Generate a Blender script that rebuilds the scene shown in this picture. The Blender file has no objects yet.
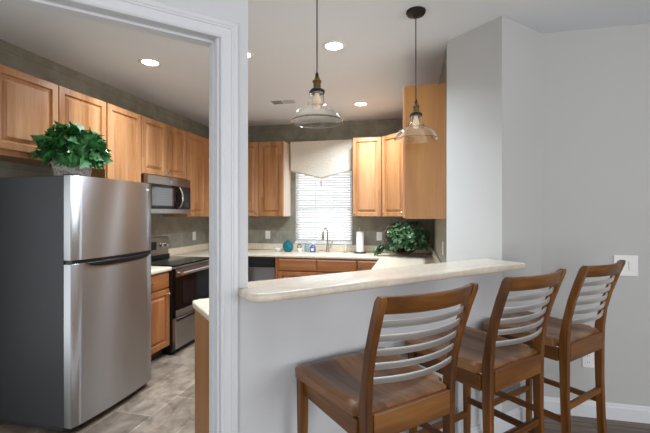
import bpy, bmesh, math, random
from mathutils import Matrix, Vector
random.seed(7)
S = bpy.context.scene
C = S.collection
PI = math.pi
R = math.radians

# ------------------------------------------------------------------ camera
cam = bpy.data.cameras.new('camera')
cam.sensor_width = 36.0
cam.lens = 384 / 650 * 36.0
cam.shift_y = -3.0 / 650
cam.clip_start = 0.05
cam_o = bpy.data.objects.new('camera', cam)
cam_o.location = (0, 0, 1.45)
cam_o.rotation_euler = (R(90), 0, R(13))
C.objects.link(cam_o)
S.camera = cam_o

# ------------------------------------------------------------------ exposure
S.view_settings.view_transform = 'Standard'
S.view_settings.look = 'None'
S.view_settings.gamma = 1.0
S.view_settings.use_curve_mapping = False
S.view_settings.exposure = 0.17

# ------------------------------------------------------------------ world: bright overcast daylight
world = bpy.data.worlds.new('world')
S.world = world
world.use_nodes = True
wb = world.node_tree.nodes['Background']
wb.inputs[0].default_value = (0.94, 0.97, 1.0, 1)
wb.inputs[1].default_value = 1.15


def area(name, loc, rot, sx, sy, power, col):
    l = bpy.data.lights.new(name, 'AREA')
    l.shape = 'RECTANGLE'
    l.size = sx
    l.size_y = sy
    l.energy = power
    l.color = col
    o = bpy.data.objects.new(name, l)
    o.location = loc
    o.rotation_euler = rot
    C.objects.link(o)
    return o


# daylight at the kitchen window; the rear, side and patio-door fill lamps are added
area('added_fill_rear', (0.6, -4.22, 1.45), (R(90), 0, 0), 3.0, 1.9, 90, (0.98, 0.985, 1.0))
area('added_fill_side', (4.22, -0.5, 1.45), (R(90), 0, R(90)), 2.6, 1.9, 82, (0.98, 0.985, 1.0))
area('daylight_kitchen_window', (-1.28, 5.60, 1.72), (R(90), 0, R(180)), 0.82, 1.36, 5.5, (0.92, 0.96, 1.0))
area('added_fill_patio', (-3.22, 0.65, 1.15), (R(90), 0, R(-90)), 1.5, 2.0, 8, (0.92, 0.96, 1.0))


# ------------------------------------------------------------------ colour + material helpers
def lin(c):
    return tuple(((v / 255) / 12.92 if v / 255 <= 0.04045 else ((v / 255 + 0.055) / 1.055) ** 2.4) for v in c) + (1,)


def mat(name, rgb=(200, 200, 200), rough=0.5, metal=0.0, **kw):
    m = bpy.data.materials.new(name)
    m.use_nodes = True
    b = m.node_tree.nodes['Principled BSDF']
    b.inputs['Base Color'].default_value = lin(rgb)
    b.inputs['Roughness'].default_value = rough
    b.inputs['Metallic'].default_value = metal
    for k, v in kw.items():
        b.inputs[k.replace('_', ' ')].default_value = v
    return m


def nodes(m):
    nt = m.node_tree
    return nt, nt.nodes['Principled BSDF']


def add(nt, kind, **kw):
    n = nt.nodes.new(kind)
    for k, v in kw.items():
        setattr(n, k, v)
    return n


def ramp(nt, stops):
    r = nt.nodes.new('ShaderNodeValToRGB')
    e = r.color_ramp.elements
    while len(e) < len(stops):
        e.new(0.5)
    for k, (p, c) in enumerate(stops):
        e[k].position = p
        e[k].color = lin(c)
    return r


def wood(name, dark, mid, light, rough=0.35, axis='z', scale=9.0, board=0.0, coat=0.0):
    """grain that runs along one axis, a different cut for every object"""
    m = mat(name, mid, rough)
    nt, b = nodes(m)
    b.inputs['Coat Weight'].default_value = coat
    b.inputs['Coat Roughness'].default_value = 0.2
    tc = add(nt, 'ShaderNodeTexCoord')
    oi = add(nt, 'ShaderNodeObjectInfo')
    sc = add(nt, 'ShaderNodeVectorMath', operation='SCALE')
    sc.inputs[0].default_value = (13.1, 7.7, 5.3)
    nt.links.new(oi.outputs['Random'], sc.inputs['Scale'])
    ad = add(nt, 'ShaderNodeVectorMath', operation='ADD')
    nt.links.new(tc.outputs['Object'], ad.inputs[0])
    nt.links.new(sc.outputs[0], ad.inputs[1])
    mp = add(nt, 'ShaderNodeMapping')
    f = {'x': (0.07, 1, 1), 'y': (1, 0.07, 1), 'z': (1, 1, 0.07)}[axis]
    mp.inputs['Scale'].default_value = tuple(scale * v for v in f)
    nt.links.new(ad.outputs[0], mp.inputs[0])
    n1 = add(nt, 'ShaderNodeTexNoise')
    n1.inputs['Scale'].default_value = 1.2
    n1.inputs['Detail'].default_value = 6
    n1.inputs['Distortion'].default_value = 0.6
    nt.links.new(mp.outputs[0], n1.inputs['Vector'])
    n2 = add(nt, 'ShaderNodeTexNoise')
    n2.inputs['Scale'].default_value = 9
    n2.inputs['Detail'].default_value = 3
    nt.links.new(mp.outputs[0], n2.inputs['Vector'])
    mx = add(nt, 'ShaderNodeMath', operation='MULTIPLY_ADD')
    nt.links.new(n2.outputs[0], mx.inputs[0])
    mx.inputs[1].default_value = 0.35
    nt.links.new(n1.outputs[0], mx.inputs[2])
    last = mx
    if board:
        # glued-up staves of slightly different tone
        mp2 = add(nt, 'ShaderNodeMapping')
        nt.links.new(ad.outputs[0], mp2.inputs[0])
        mp2.inputs['Rotation'].default_value = (0, 0, R(90) if axis == 'y' else 0)
        if axis == 'z':
            mp2.inputs['Rotation'].default_value = (R(90), 0, R(90))
        bt = add(nt, 'ShaderNodeTexBrick')
        bt.inputs['Scale'].default_value = 1.0
        bt.inputs['Brick Width'].default_value = board * 14
        bt.inputs['Row Height'].default_value = board
        bt.inputs['Mortar Size'].default_value = 0.0
        bt.inputs['Color1'].default_value = (0, 0, 0, 1)
        bt.inputs['Color2'].default_value = (1, 1, 1, 1)
        nt.links.new(mp2.outputs[0], bt.inputs['Vector'])
        mb = add(nt, 'ShaderNodeMath', operation='MULTIPLY_ADD')
        nt.links.new(bt.outputs['Color'], mb.inputs[0])
        mb.inputs[1].default_value = 0.22
        nt.links.new(mx.outputs[0], mb.inputs[2])
        last = add(nt, 'ShaderNodeMath', operation='SUBTRACT')
        nt.links.new(mb.outputs[0], last.inputs[0])
        last.inputs[1].default_value = 0.1
    rp = ramp(nt, [(0.40, dark), (0.66, mid), (0.92, light)])
    nt.links.new(last.outputs[0], rp.inputs[0])
    nt.links.new(rp.outputs[0], b.inputs['Base Color'])
    return m


def steel(name, rgb=(190, 188, 185), rough=0.3, aniso=0.8, rot=0.25):
    m = mat(name, rgb, rough, 1.0)
    nt, b = nodes(m)
    b.inputs['Anisotropic'].default_value = aniso
    b.inputs['Anisotropic Rotation'].default_value = rot
    tc = add(nt, 'ShaderNodeTexCoord')
    mp = add(nt, 'ShaderNodeMapping')
    mp.inputs['Scale'].default_value = (1.5, 1.5, 160)
    nt.links.new(tc.outputs['Object'], mp.inputs[0])
    n = add(nt, 'ShaderNodeTexNoise')
    n.inputs['Scale'].default_value = 3
    n.inputs['Detail'].default_value = 2
    nt.links.new(mp.outputs[0], n.inputs['Vector'])
    mr = add(nt, 'ShaderNodeMapRange')
    mr.inputs['To Min'].default_value = rough - 0.012
    mr.inputs['To Max'].default_value = rough + 0.012
    nt.links.new(n.outputs[0], mr.inputs[0])
    nt.links.new(mr.outputs[0], b.inputs['Roughness'])
    return m


def paint(name, rgb, rough=0.85, bump=0.04):
    m = mat(name, rgb, rough)
    nt, b = nodes(m)
    tc = add(nt, 'ShaderNodeTexCoord')
    n = add(nt, 'ShaderNodeTexNoise')
    n.inputs['Scale'].default_value = 220
    nt.links.new(tc.outputs['Object'], n.inputs['Vector'])
    bp = add(nt, 'ShaderNodeBump')
    bp.inputs['Strength'].default_value = bump
    bp.inputs['Distance'].default_value = 0.002
    nt.links.new(n.outputs[0], bp.inputs['Height'])
    nt.links.new(bp.outputs[0], b.inputs['Normal'])
    return m


def wall_tile(name, rot):
    """olive stone-look wall covering with soft blocks"""
    m = mat(name, (112, 110, 99), 0.7)
    nt, b = nodes(m)
    tc = add(nt, 'ShaderNodeTexCoord')
    mp = add(nt, 'ShaderNodeMapping')
    mp.inputs['Rotation'].default_value = rot
    nt.links.new(tc.outputs['Object'], mp.inputs[0])
    bt = add(nt, 'ShaderNodeTexBrick')
    bt.inputs['Scale'].default_value = 1.0
    bt.inputs['Brick Width'].default_value = 0.30
    bt.inputs['Row Height'].default_value = 0.30
    bt.inputs['Mortar Size'].default_value = 0.004
    bt.inputs['Mortar Smooth'].default_value = 0.6
    bt.inputs['Color1'].default_value = lin((150, 148, 134))
    bt.inputs['Color2'].default_value = lin((158, 156, 142))
    bt.inputs['Mortar'].default_value = lin((138, 136, 123))
    nt.links.new(mp.outputs[0], bt.inputs['Vector'])
    n = add(nt, 'ShaderNodeTexNoise')
    n.inputs['Scale'].default_value = 7
    n.inputs['Detail'].default_value = 8
    n.inputs['Roughness'].default_value = 0.65
    nt.links.new(tc.outputs['Object'], n.inputs['Vector'])
    rp = ramp(nt, [(0.3, (205, 205, 200)), (0.7, (255, 255, 255))])
    nt.links.new(n.outputs[0], rp.inputs[0])
    mx = add(nt, 'ShaderNodeMix', data_type='RGBA', blend_type='MULTIPLY')
    mx.inputs[0].default_value = 1.0
    nt.links.new(bt.outputs['Color'], mx.inputs[6])
    nt.links.new(rp.outputs[0], mx.inputs[7])
    nt.links.new(mx.outputs[2], b.inputs['Base Color'])
    return m


def floor_mat(name, w, h, c1, c2, mortar, ms, rough, rotz, stretch, nscale, lo=190):
    m = mat(name, c1, rough)
    nt, b = nodes(m)
    tc = add(nt, 'ShaderNodeTexCoord')
    mp = add(nt, 'ShaderNodeMapping')
    mp.inputs['Rotation'].default_value = (0, 0, rotz)
    nt.links.new(tc.outputs['Object'], mp.inputs[0])
    bt = add(nt, 'ShaderNodeTexBrick')
    bt.inputs['Scale'].default_value = 1.0
    bt.inputs['Brick Width'].default_value = w
    bt.inputs['Row Height'].default_value = h
    bt.inputs['Mortar Size'].default_value = ms
    bt.inputs['Color1'].default_value = lin(c1)
    bt.inputs['Color2'].default_value = lin(c2)
    bt.inputs['Mortar'].default_value = lin(mortar)
    nt.links.new(mp.outputs[0], bt.inputs['Vector'])
    mp2 = add(nt, 'ShaderNodeMapping')
    mp2.inputs['Scale'].default_value = stretch
    nt.links.new(mp.outputs[0], mp2.inputs[0])
    n = add(nt, 'ShaderNodeTexNoise')
    n.inputs['Scale'].default_value = nscale
    n.inputs['Detail'].default_value = 9
    n.inputs['Roughness'].default_value = 0.62
    n.inputs['Distortion'].default_value = 0.5
    nt.links.new(mp2.outputs[0], n.inputs['Vector'])
    rp = ramp(nt, [(0.3, (lo, lo - 4, lo - 8)), (0.68, (255, 255, 255))])
    nt.links.new(n.outputs[0], rp.inputs[0])
    mx = add(nt, 'ShaderNodeMix', data_type='RGBA', blend_type='MULTIPLY')
    mx.inputs[0].default_value = 1.0
    nt.links.new(bt.outputs['Color'], mx.inputs[6])
    nt.links.new(rp.outputs[0], mx.inputs[7])
    nt.links.new(mx.outputs[2], b.inputs['Base Color'])
    return m


def speckle(name, a, c, rough):
    m = mat(name, a, rough)
    nt, b = nodes(m)
    tc = add(nt, 'ShaderNodeTexCoord')
    n = add(nt, 'ShaderNodeTexNoise')
    n.inputs['Scale'].default_value = 38
    n.inputs['Detail'].default_value = 8
    n.inputs['Roughness'].default_value = 0.7
    nt.links.new(tc.outputs['Object'], n.inputs['Vector'])
    rp = ramp(nt, [(0.35, c), (0.62, a)])
    nt.links.new(n.outputs[0], rp.inputs[0])
    nt.links.new(rp.outputs[0], b.inputs['Base Color'])
    return m


def emit(name, rgb, strength):
    m = mat(name, rgb, 0.5)
    nt, b = nodes(m)
    b.inputs['Emission Color'].default_value = lin(rgb)
    b.inputs['Emission Strength'].default_value = strength
    return m


def leaf_mat(name, dark, light):
    m = mat(name, dark, 0.38)
    nt, b = nodes(m)
    tc = add(nt, 'ShaderNodeTexCoord')
    n = add(nt, 'ShaderNodeTexNoise')
    n.inputs['Scale'].default_value = 24
    n.inputs['Detail'].default_value = 4
    nt.links.new(tc.outputs['Object'], n.inputs['Vector'])
    rp = ramp(nt, [(0.35, dark), (0.7, light)])
    nt.links.new(n.outputs[0], rp.inputs[0])
    nt.links.new(rp.outputs[0], b.inputs['Base Color'])
    return m


def weave(name, a, c):
    m = mat(name, a, 0.8)
    nt, b = nodes(m)
    tc = add(nt, 'ShaderNodeTexCoord')
    n = add(nt, 'ShaderNodeTexNoise')
    n.inputs['Scale'].default_value = 60
    n.inputs['Detail'].default_value = 5
    nt.links.new(tc.outputs['Object'], n.inputs['Vector'])
    rp = ramp(nt, [(0.38, c), (0.6, a)])
    nt.links.new(n.outputs[0], rp.inputs[0])
    nt.links.new(rp.outputs[0], b.inputs['Base Color'])
    bp = add(nt, 'ShaderNodeBump')
    bp.inputs['Strength'].default_value = 0.6
    bp.inputs['Distance'].default_value = 0.01
    nt.links.new(n.outputs[0], bp.inputs['Height'])
    nt.links.new(bp.outputs[0], b.inputs['Normal'])
    return m


M = {}
M['grey_wall'] = paint('grey wall paint', (190, 190, 189))
M['white_wall'] = paint('pale bar wall paint', (209, 211, 214), 0.75)
M['front_wall'] = paint('front wall paint', (206, 207, 209))
M['ceiling'] = paint('ceiling paint', (226, 229, 233), 0.9)
M['trim'] = paint('white gloss trim', (220, 222, 226), 0.4, 0.01)
M['toe'] = mat('dark toe board', (70, 58, 48), 0.6)
M['white'] = mat('white plastic', (232, 232, 230), 0.4)
M['tile_left'] = wall_tile('olive wall covering left', (R(90), 0, R(90)))
M['tile_back'] = wall_tile('olive wall covering back', (R(90), 0, 0))
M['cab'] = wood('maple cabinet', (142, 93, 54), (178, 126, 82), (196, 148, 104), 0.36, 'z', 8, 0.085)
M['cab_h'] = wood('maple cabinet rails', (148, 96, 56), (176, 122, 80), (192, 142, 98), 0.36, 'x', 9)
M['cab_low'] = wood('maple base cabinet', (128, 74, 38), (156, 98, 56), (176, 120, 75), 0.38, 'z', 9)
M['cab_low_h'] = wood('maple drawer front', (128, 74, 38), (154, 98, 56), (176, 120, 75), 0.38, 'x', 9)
M['panel'] = wood('maple veneer side', (140, 90, 40), (154, 104, 48), (166, 115, 58), 0.42, 'z', 7)
M['panel_x'] = wood('cabinet veneer underside', (150, 100, 52), (176, 122, 70), (190, 136, 84), 0.45, 'y', 7)
M['pale_side'] = wood('pale maple side', (206, 184, 162), (222, 203, 184), (232, 216, 200), 0.5, 'z', 7)
M['stool'] = wood('walnut stained stool', (58, 30, 5), (104, 61, 16), (140, 90, 32), 0.42, 'z', 8, 0, 0.0)
M['stool_x'] = wood('walnut stained rail', (60, 32, 8), (104, 62, 20), (138, 92, 42), 0.42, 'x', 8, 0, 0.0)
M['seat'] = wood('walnut stained seat', (78, 47, 22), (124, 82, 46), (158, 114, 74), 0.36, 'y', 6, 0.06, 0.1)
M['counter'] = speckle('cream laminate', (228, 216, 194), (212, 198, 174), 0.28)
M['bar'] = speckle('cream bar laminate', (230, 219, 201), (216, 204, 185), 0.26)
M['steel'] = steel('brushed stainless', (176, 178, 180), 0.34, 0.96)
M['steel_dark'] = steel('brushed stainless panel', (165, 156, 150), 0.3)
M['chrome'] = mat('polished steel', (215, 215, 215), 0.18, 1.0)
M['nickel'] = mat('satin nickel', (196, 190, 180), 0.28, 1.0)
M['slat_metal'] = mat('satin silver slat', (222, 221, 218), 0.34, 0.8)
M['fridge_side'] = mat('charcoal enamel', (58, 61, 65), 0.5)
M['black'] = mat('black plastic', (22, 22, 23), 0.35)
M['glass_black'] = mat('black glass', (9, 9, 10), 0.08, 0, Specular_IOR_Level=0.28)
M['dark_grey'] = mat('dark grey print', (60, 60, 62), 0.5)
M['bronze'] = mat('dark bronze', (38, 33, 30), 0.4, 0.6)
M['brass'] = mat('aged brass', (128, 104, 64), 0.35, 1.0)
M['cord'] = mat('black cord', (28, 26, 26), 0.6)
M['glass'] = mat('clear glass', (250, 252, 252), 0.02, 0, Transmission_Weight=1.0, IOR=1.56)
M['bulb'] = emit('warm bulb', (255, 226, 190), 0.25)
M['lens'] = emit('lit lamp lens', (255, 251, 246), 14.0)
M['teal'] = mat('teal glass', (28, 130, 146), 0.08, 0, Transmission_Weight=0.45, IOR=1.45)
M['blue_soap'] = mat('violet blue plastic', (92, 100, 170), 0.2)
M['aqua'] = mat('pale aqua plastic', (150, 196, 206), 0.15, 0, Transmission_Weight=0.4)
M['paper'] = mat('paper towel', (240, 240, 238), 0.9)
M['valance'] = weave('linen', (234, 227, 212), (224, 216, 200))
M['valance_trim'] = weave('linen braid', (196, 186, 168), (170, 158, 138))
M['blind'] = mat('white blind slat', (236, 236, 234), 0.6)
M['pane'] = mat('window glass', (250, 252, 255), 0.0, 0, Transmission_Weight=1.0, IOR=1.0)
M['floor_tile'] = floor_mat('stone look tile', 0.60, 0.305, (166, 150, 132), (136, 121, 106), (180, 167, 150), 0.004, 0.42, R(90), (1, 1.3, 1), 6, 150)
M['floor_plank'] = floor_mat('grey brown plank', 1.2, 0.15, (134, 116, 102), (112, 97, 86), (70, 60, 54), 0.0025, 0.42, 0, (1, 14, 1), 2.2, 165)
M['leaf'] = leaf_mat('broad green leaf', (18, 74, 30), (80, 146, 80))
M['leaf_ivy'] = leaf_mat('ivy leaf', (22, 60, 30), (98, 134, 88))
M['stem'] = mat('plant stem', (52, 70, 32), 0.7)
M['basket'] = weave('whitewashed wicker', (196, 190, 180), (132, 124, 112))
M['wicker'] = weave('brown wicker', (84, 56, 40), (44, 28, 20))
M['vent'] = mat('vent metal', (196, 196, 196), 0.5)


# ------------------------------------------------------------------ mesh helpers
def obj(name, bm, m, parent=None, smooth=False, angle=35):
    bmesh.ops.recalc_face_normals(bm, faces=bm.faces[:])
    me = bpy.data.meshes.new(name)
    bm.to_mesh(me)
    bm.free()
    if m is not None:
        me.materials.append(M[m] if isinstance(m, str) else m)
    if smooth:
        for p in me.polygons:
            p.use_smooth = True
        me.set_sharp_from_angle(angle=R(angle))
    o = bpy.data.objects.new(name, me)
    C.objects.link(o)
    if parent is not None:
        o.parent = parent
    return o


def tag(o, label, cat, group=None, kind=None):
    o['label'] = label
    o['category'] = cat
    if group:
        o['group'] = group
    if kind:
        o['kind'] = kind
    return o


def thing(name, label, cat, loc=(0, 0, 0), rotz=0.0, group=None):
    o = bpy.data.objects.new(name, None)
    o.empty_display_size = 0.1
    C.objects.link(o)
    o.location = loc
    o.rotation_euler = (0, 0, rotz)
    return tag(o, label, cat, group)


def struct(name, bm, m, parent=None, smooth=False):
    o = obj(name, bm, m, parent, smooth)
    o['kind'] = 'structure'
    return o


def bx(bm, x0, x1, y0, y1, z0, z1, bev=0.0, seg=2, mtx=None):
    g = bmesh.ops.create_cube(bm, size=1.0, matrix=Matrix.Translation(((x0 + x1) / 2, (y0 + y1) / 2, (z0 + z1) / 2)) @ Matrix.Diagonal((abs(x1 - x0), abs(y1 - y0), abs(z1 - z0), 1)))
    vs = g['verts']
    if bev:
        es = list({e for v in vs for e in v.link_edges})
        r = bmesh.ops.bevel(bm, geom=es, offset=bev, segments=seg, affect='EDGES', profile=0.5)
        vs = list({v for f in r['faces'] for v in f.verts} | {v for v in vs if v.is_valid})
    if mtx is not None:
        bmesh.ops.transform(bm, matrix=mtx, verts=vs)
    return bm


def box(*a, **k):
    return bx(bmesh.new(), *a, **k)


def prism(bm, pts, z0, z1, bev=0.0, seg=3, top_only=True, mtx=None):
    vs = [bm.verts.new((p[0], p[1], z0)) for p in pts]
    f = bm.faces.new(vs)
    r = bmesh.ops.extrude_face_region(bm, geom=[f])
    tv = [v for v in r['geom'] if isinstance(v, bmesh.types.BMVert)]
    for v in tv:
        v.co.z = z1
    allv = vs + tv
    if bev:
        tf = [g for g in r['geom'] if isinstance(g, bmesh.types.BMFace)]
        es = list({e for g in tf for e in g.edges})
        if not top_only:
            es += [e for e in f.edges]
        rr = bmesh.ops.bevel(bm, geom=es, offset=bev, segments=seg, affect='EDGES', profile=0.5)
        allv = [v for v in allv if v.is_valid] + [v for g in rr['faces'] for v in g.verts]
    if mtx is not None:
        bmesh.ops.transform(bm, matrix=mtx, verts=list(set(allv)))
    return bm


def lathe(bm, prof, seg=32, c=(0, 0, 0), mtx=None, cap=False):
    rings = []
    for r, z in prof:
        if r < 1e-6:
            rings.append([bm.verts.new((c[0], c[1], c[2] + z))])
        else:
            rings.append([bm.verts.new((c[0] + r * math.cos(2 * PI * k / seg), c[1] + r * math.sin(2 * PI * k / seg), c[2] + z)) for k in range(seg)])
    for a, b in zip(rings, rings[1:]):
        for k in range(seg):
            q = [a[k % len(a)], a[(k + 1) % len(a)], b[(k + 1) % len(b)], b[k % len(b)]]
            u = []
            for v in q:
                if v not in u:
                    u.append(v)
            if len(u) > 2:
                bm.faces.new(u)
    if cap:
        for g in (rings[0], rings[-1]):
            if len(g) > 2:
                bm.faces.new(g)
    if mtx is not None:
        bmesh.ops.transform(bm, matrix=mtx, verts=[v for g in rings for v in g])
    return bm


def tube(bm, pts, r, seg=10, closed=False):
    pts = [Vector(p) for p in pts]
    rad = r if isinstance(r, (list, tuple)) else [r] * len(pts)
    rings = []
    n = len(pts)
    ref = None
    for i, p in enumerate(pts):
        a = pts[(i - 1) % n] if (i or closed) else pts[0]
        b = pts[(i + 1) % n] if (i < n - 1 or closed) else pts[-1]
        t = (b - a).normalized()
        if ref is None:
            ref = t.orthogonal().normalized()
        ref = (ref - t * ref.dot(t)).normalized()
        s = t.cross(ref)
        rings.append([bm.verts.new(p + rad[i] * (math.cos(2 * PI * k / seg) * ref + math.sin(2 * PI * k / seg) * s)) for k in range(seg)])
    m = n if closed else n - 1
    for i in range(m):
        a, b = rings[i], rings[(i + 1) % n]
        for k in range(seg):
            bm.faces.new((a[k], a[(k + 1) % seg], b[(k + 1) % seg], b[k]))
    if not closed:
        bm.faces.new(rings[0])
        bm.faces.new(rings[-1])
    return bm


def sweep(bm, path, prof):
    """sweep a closed section given as (side, up) through frames (point, side axis, up axis)"""
    rings = [[bm.verts.new(Vector(p) + Vector(s) * a + Vector(u) * b) for a, b in prof] for p, s, u in path]
    k = len(prof)
    for a, b in zip(rings, rings[1:]):
        for i in range(k):
            bm.faces.new((a[i], a[(i + 1) % k], b[(i + 1) % k], b[i]))
    bm.faces.new(rings[0])
    bm.faces.new(rings[-1])
    return bm


# frame of the angled bar wall: x along the bar, y into the kitchen, z up
WX, WY = 0.574, 2.761
F = Matrix.Translation((WX, WY, 0)) @ Matrix.Rotation(R(45), 4, 'Z')


def FP(x, y):
    v = F @ Vector((x, y, 0))
    return (v.x, v.y)


CEIL = 2.77
# ------------------------------------------------------------------ the setting
bm = bmesh.new()
lx, ly = FP(-5.2, 0.06)
prism(bm, [FP(-5.2, 0.06), FP(0.06, 0.06), (0.96, 3.16), (4.15, 3.16), (4.15, -4.15), (lx, -4.15)], -0.05, 0.0)
struct('floor', bm, 'floor_plank')
bm = bmesh.new()
prism(bm, [FP(-5.2, 0.06), (-3.12, ly), (-3.12, 5.5), (0.33, 5.5), (0.33, 3.14), FP(0.0, 0.06)], -0.05, 0.0)
struct('floor', bm, 'floor_tile')
struct('ceiling', box(-3.3, 4.3, -4.3, 5.8, CEIL, CEIL + 0.1), 'ceiling')
bm = bmesh.new()
bx(bm, -3.2, -3.05, -0.95, -0.1, 0, CEIL)
bx(bm, -3.2, -3.05, 1.4, 5.57, 0, CEIL)
bx(bm, -3.2, -3.05, -0.1, 1.4, 2.15, CEIL)
bx(bm, -3.2, -3.05, -0.1, 1.4, 0, 0.12)
struct('wall_left', bm, 'tile_left')

# back wall with the window opening
WN = (-1.705, -0.855, 1.02, 2.40)
bm = bmesh.new()
bx(bm, -3.05, WN[0], 5.42, 5.57, 0, CEIL)
bx(bm, WN[1], 0.40, 5.42, 5.57, 0, CEIL)
bx(bm, WN[0], WN[1], 5.42, 5.57, 0, WN[2])
bx(bm, WN[0], WN[1], 5.42, 5.57, WN[3], CEIL)
struct('wall_back', bm, 'tile_back')
# kitchen's right wall and the angled pier in grey
struct('wall_right', box(0.25, 0.40, 3.12, 5.42, 0, CEIL), 'tile_left')
bm = bmesh.new()
prism(bm, [(WX, WY), (0.913, 3.10), (0.913, 3.25), (0.41, 3.25), (0.41, 3.119), (0.249, 3.119), (0.249, 3.086)], 0, CEIL)
struct('wall_pier', bm, 'grey_wall')
struct('wall_living', box(0.913, 4.15, 3.10, 3.25, 0, CEIL), 'grey_wall')
# half wall below the bar and the wall with the cased opening
struct('wall_bar', box(-1.775, 0, 0, 0.12, 0, 1.1025, mtx=F), 'white_wall')
bm = bmesh.new()
bx(bm, -1.905, -1.775, 0, 0.12, 0, CEIL, mtx=F)
bx(bm, -3.42, -1.905, 0, 0.12, 2.19, CEIL, mtx=F)
bx(bm, -5.2, -3.42, 0, 0.12, 0, CEIL, mtx=F)
struct('wall_front', bm, 'white_wall')
# rest of the room behind the camera
bm = bmesh.new()
bx(bm, lx - 0.12, lx, -4.15, ly, 0, CEIL)
bx(bm, -3.2, lx, ly - 0.1, ly, 0, CEIL)
struct('wall_side', bm, 'grey_wall')
bm = bmesh.new()
bx(bm, lx, -0.9, -4.27, -4.15, 0, CEIL)
bx(bm, 2.1, 4.15, -4.27, -4.15, 0, CEIL)
bx(bm, -0.9, 2.1, -4.27, -4.15, 0, 0.5)
bx(bm, -0.9, 2.1, -4.27, -4.15, 2.4, CEIL)
struct('wall_rear', bm, 'grey_wall')
bm = bmesh.new()
bx(bm, 4.15, 4.27, -4.15, -1.8, 0, CEIL)
bx(bm, 4.15, 4.27, 0.8, 3.25, 0, CEIL)
bx(bm, 4.15, 4.27, -1.8, 0.8, 0, 0.5)
bx(bm, 4.15, 4.27, -1.8, 0.8, 2.4, CEIL)
struct('wall_far_side', bm, 'grey_wall')


# casing around the opening (stepped profile), jamb lining and stop
XI, ZI = -1.894, 2.16     # inner edge of the casing
XL = -3.42
prof = [(0.0, 0.006), (0.0, 0.012), (0.006, 0.016), (0.014, 0.016), (0.017, 0.012), (0.040, 0.014), (0.043, 0.018), (0.049, 0.018), (0.052, 0.021), (0.066, 0.021), (0.072, 0.016), (0.072, 0.0)]
bm = bmesh.new()
rings = []
for corner in ('rb', 'rt', 'lt', 'lb'):
    ring = []
    for o, t in [(0.0, 0.0)] + prof:
        x = XI + o if corner[0] == 'r' else XL + 0.011 - o
        z = (ZI + o) if corner[1] == 't' else 0.0
        ring.append(bm.verts.new(F @ Vector((x, -t, z))))
    rings.append(ring)
for a, b in zip(rings, rings[1:]):
    k = len(a)
    for i in range(k):
        bm.faces.new((a[i], a[(i + 1) % k], b[(i + 1) % k], b[i]))
bm.faces.new(rings[0])
bm.faces.new(rings[-1])
struct('trim_1', bm, 'trim')
bm = bmesh.new()
bx(bm, -1.905, -1.900, -0.001, 0.121, 0, 2.19, mtx=F)
bx(bm, -3.42, -1.900, -0.001, 0.121, 2.166, 2.19, mtx=F)
bx(bm, -3.42, -3.415, -0.001, 0.121, 0, 2.19, mtx=F)
bx(bm, -1.912, -1.9, 0.045, 0.085, 0, 2.166, mtx=F)
bx(bm, -3.41, -1.912, 0.045, 0.085, 2.154, 2.166, mtx=F)
struct('trim_2', bm, 'trim')


def skirting(name, x0, x1, mtx):
    bm = bmesh.new()
    p = [(0, 0), (-0.016, 0), (-0.016, 0.085), (-0.011, 0.092), (-0.009, 0.105), (-0.004, 0.112), (0, 0.112)]
    path = [((x, 0, 0), (0, 1, 0), (0, 0, 1)) for x in (x0, x1)]
    sweep(bm, path, p)
    bm.transform(mtx)
    return struct(name, bm, 'trim')


skirting('baseboard_bar', -1.815, 0.0, F)
skirting('baseboard_pier', 0.0, 0.474, F)
skirting('baseboard_living', 0.913, 4.15, Matrix.Translation((0, 3.10, 0)))

# window: frame, sashes, panes
bm = bmesh.new()
x0, x1, z0, z1 = WN
bx(bm, x0, x0 + 0.035, 5.47, 5.55, z0, z1)
bx(bm, x1 - 0.035, x1, 5.47, 5.55, z0, z1)
bx(bm, x0 + 0.035, x1 - 0.035, 5.47, 5.55, z0, z0 + 0.04)
bx(bm, x0 + 0.035, x1 - 0.035, 5.47, 5.55, z1 - 0.04, z1)
win = struct('window_1', bm, 'white')
bm = bmesh.new()
zm = 1.525
bx(bm, x0 + 0.035, x1 - 0.035, 5.485, 5.52, zm - 0.025, zm + 0.025)
for xa in (-1.42, -1.14):
    bx(bm, xa - 0.008, xa + 0.008, 5.495, 5.51, z0 + 0.04, zm)
    bx(bm, xa - 0.008, xa + 0.008, 5.515, 5.53, zm, z1 - 0.04)
bx(bm, x0 + 0.035, x1 - 0.035, 5.495, 5.51, 1.27, 1.286)
struct('window_sash', bm, 'white', win)
struct('window_pane', box(x0 + 0.035, x1 - 0.035, 5.500, 5.504, z0 + 0.04, z1 - 0.04), 'pane', win)
struct('window_sill', box(x0, x1, 5.40, 5.47, z0 - 0.012, z0 + 0.012, bev=0.004), 'white', win)
# frames for two unseen windows, added behind the camera to carry fill light
for nm, mt in (('added_window_rear', Matrix.Translation((0.6, -4.21, 0))), ('added_window_side', Matrix.Translation((4.21, -0.5, 0)) @ Matrix.Rotation(R(90), 4, 'Z'))):
    bm = bmesh.new()
    w = 1.5 if nm == 'added_window_rear' else 1.3
    for xa in (-w, -0.02, w - 0.04):
        bx(bm, xa, xa + 0.04, -0.03, 0.03, 0.5, 2.4, mtx=mt)
    for za in (0.5, 1.44, 2.36):
        bx(bm, -w, w, -0.025, 0.025, za, za + 0.04, mtx=mt)
    struct(nm, bm, 'white')

bm = bmesh.new()  # frame of an unseen patio door, added to let fill light into the kitchen
mt = Matrix.Translation((-3.13, 0.65, 0)) @ Matrix.Rotation(R(90), 4, 'Z')
for xa in (-0.75, -0.03, 0.69):
    bx(bm, xa, xa + 0.06, -0.03, 0.03, 0.12, 2.15, mtx=mt)
for za in (0.12, 2.09):
    bx(bm, -0.75, 0.75, -0.025, 0.025, za, za + 0.06, mtx=mt)
struct('added_patio_door', bm, 'white')

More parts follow.
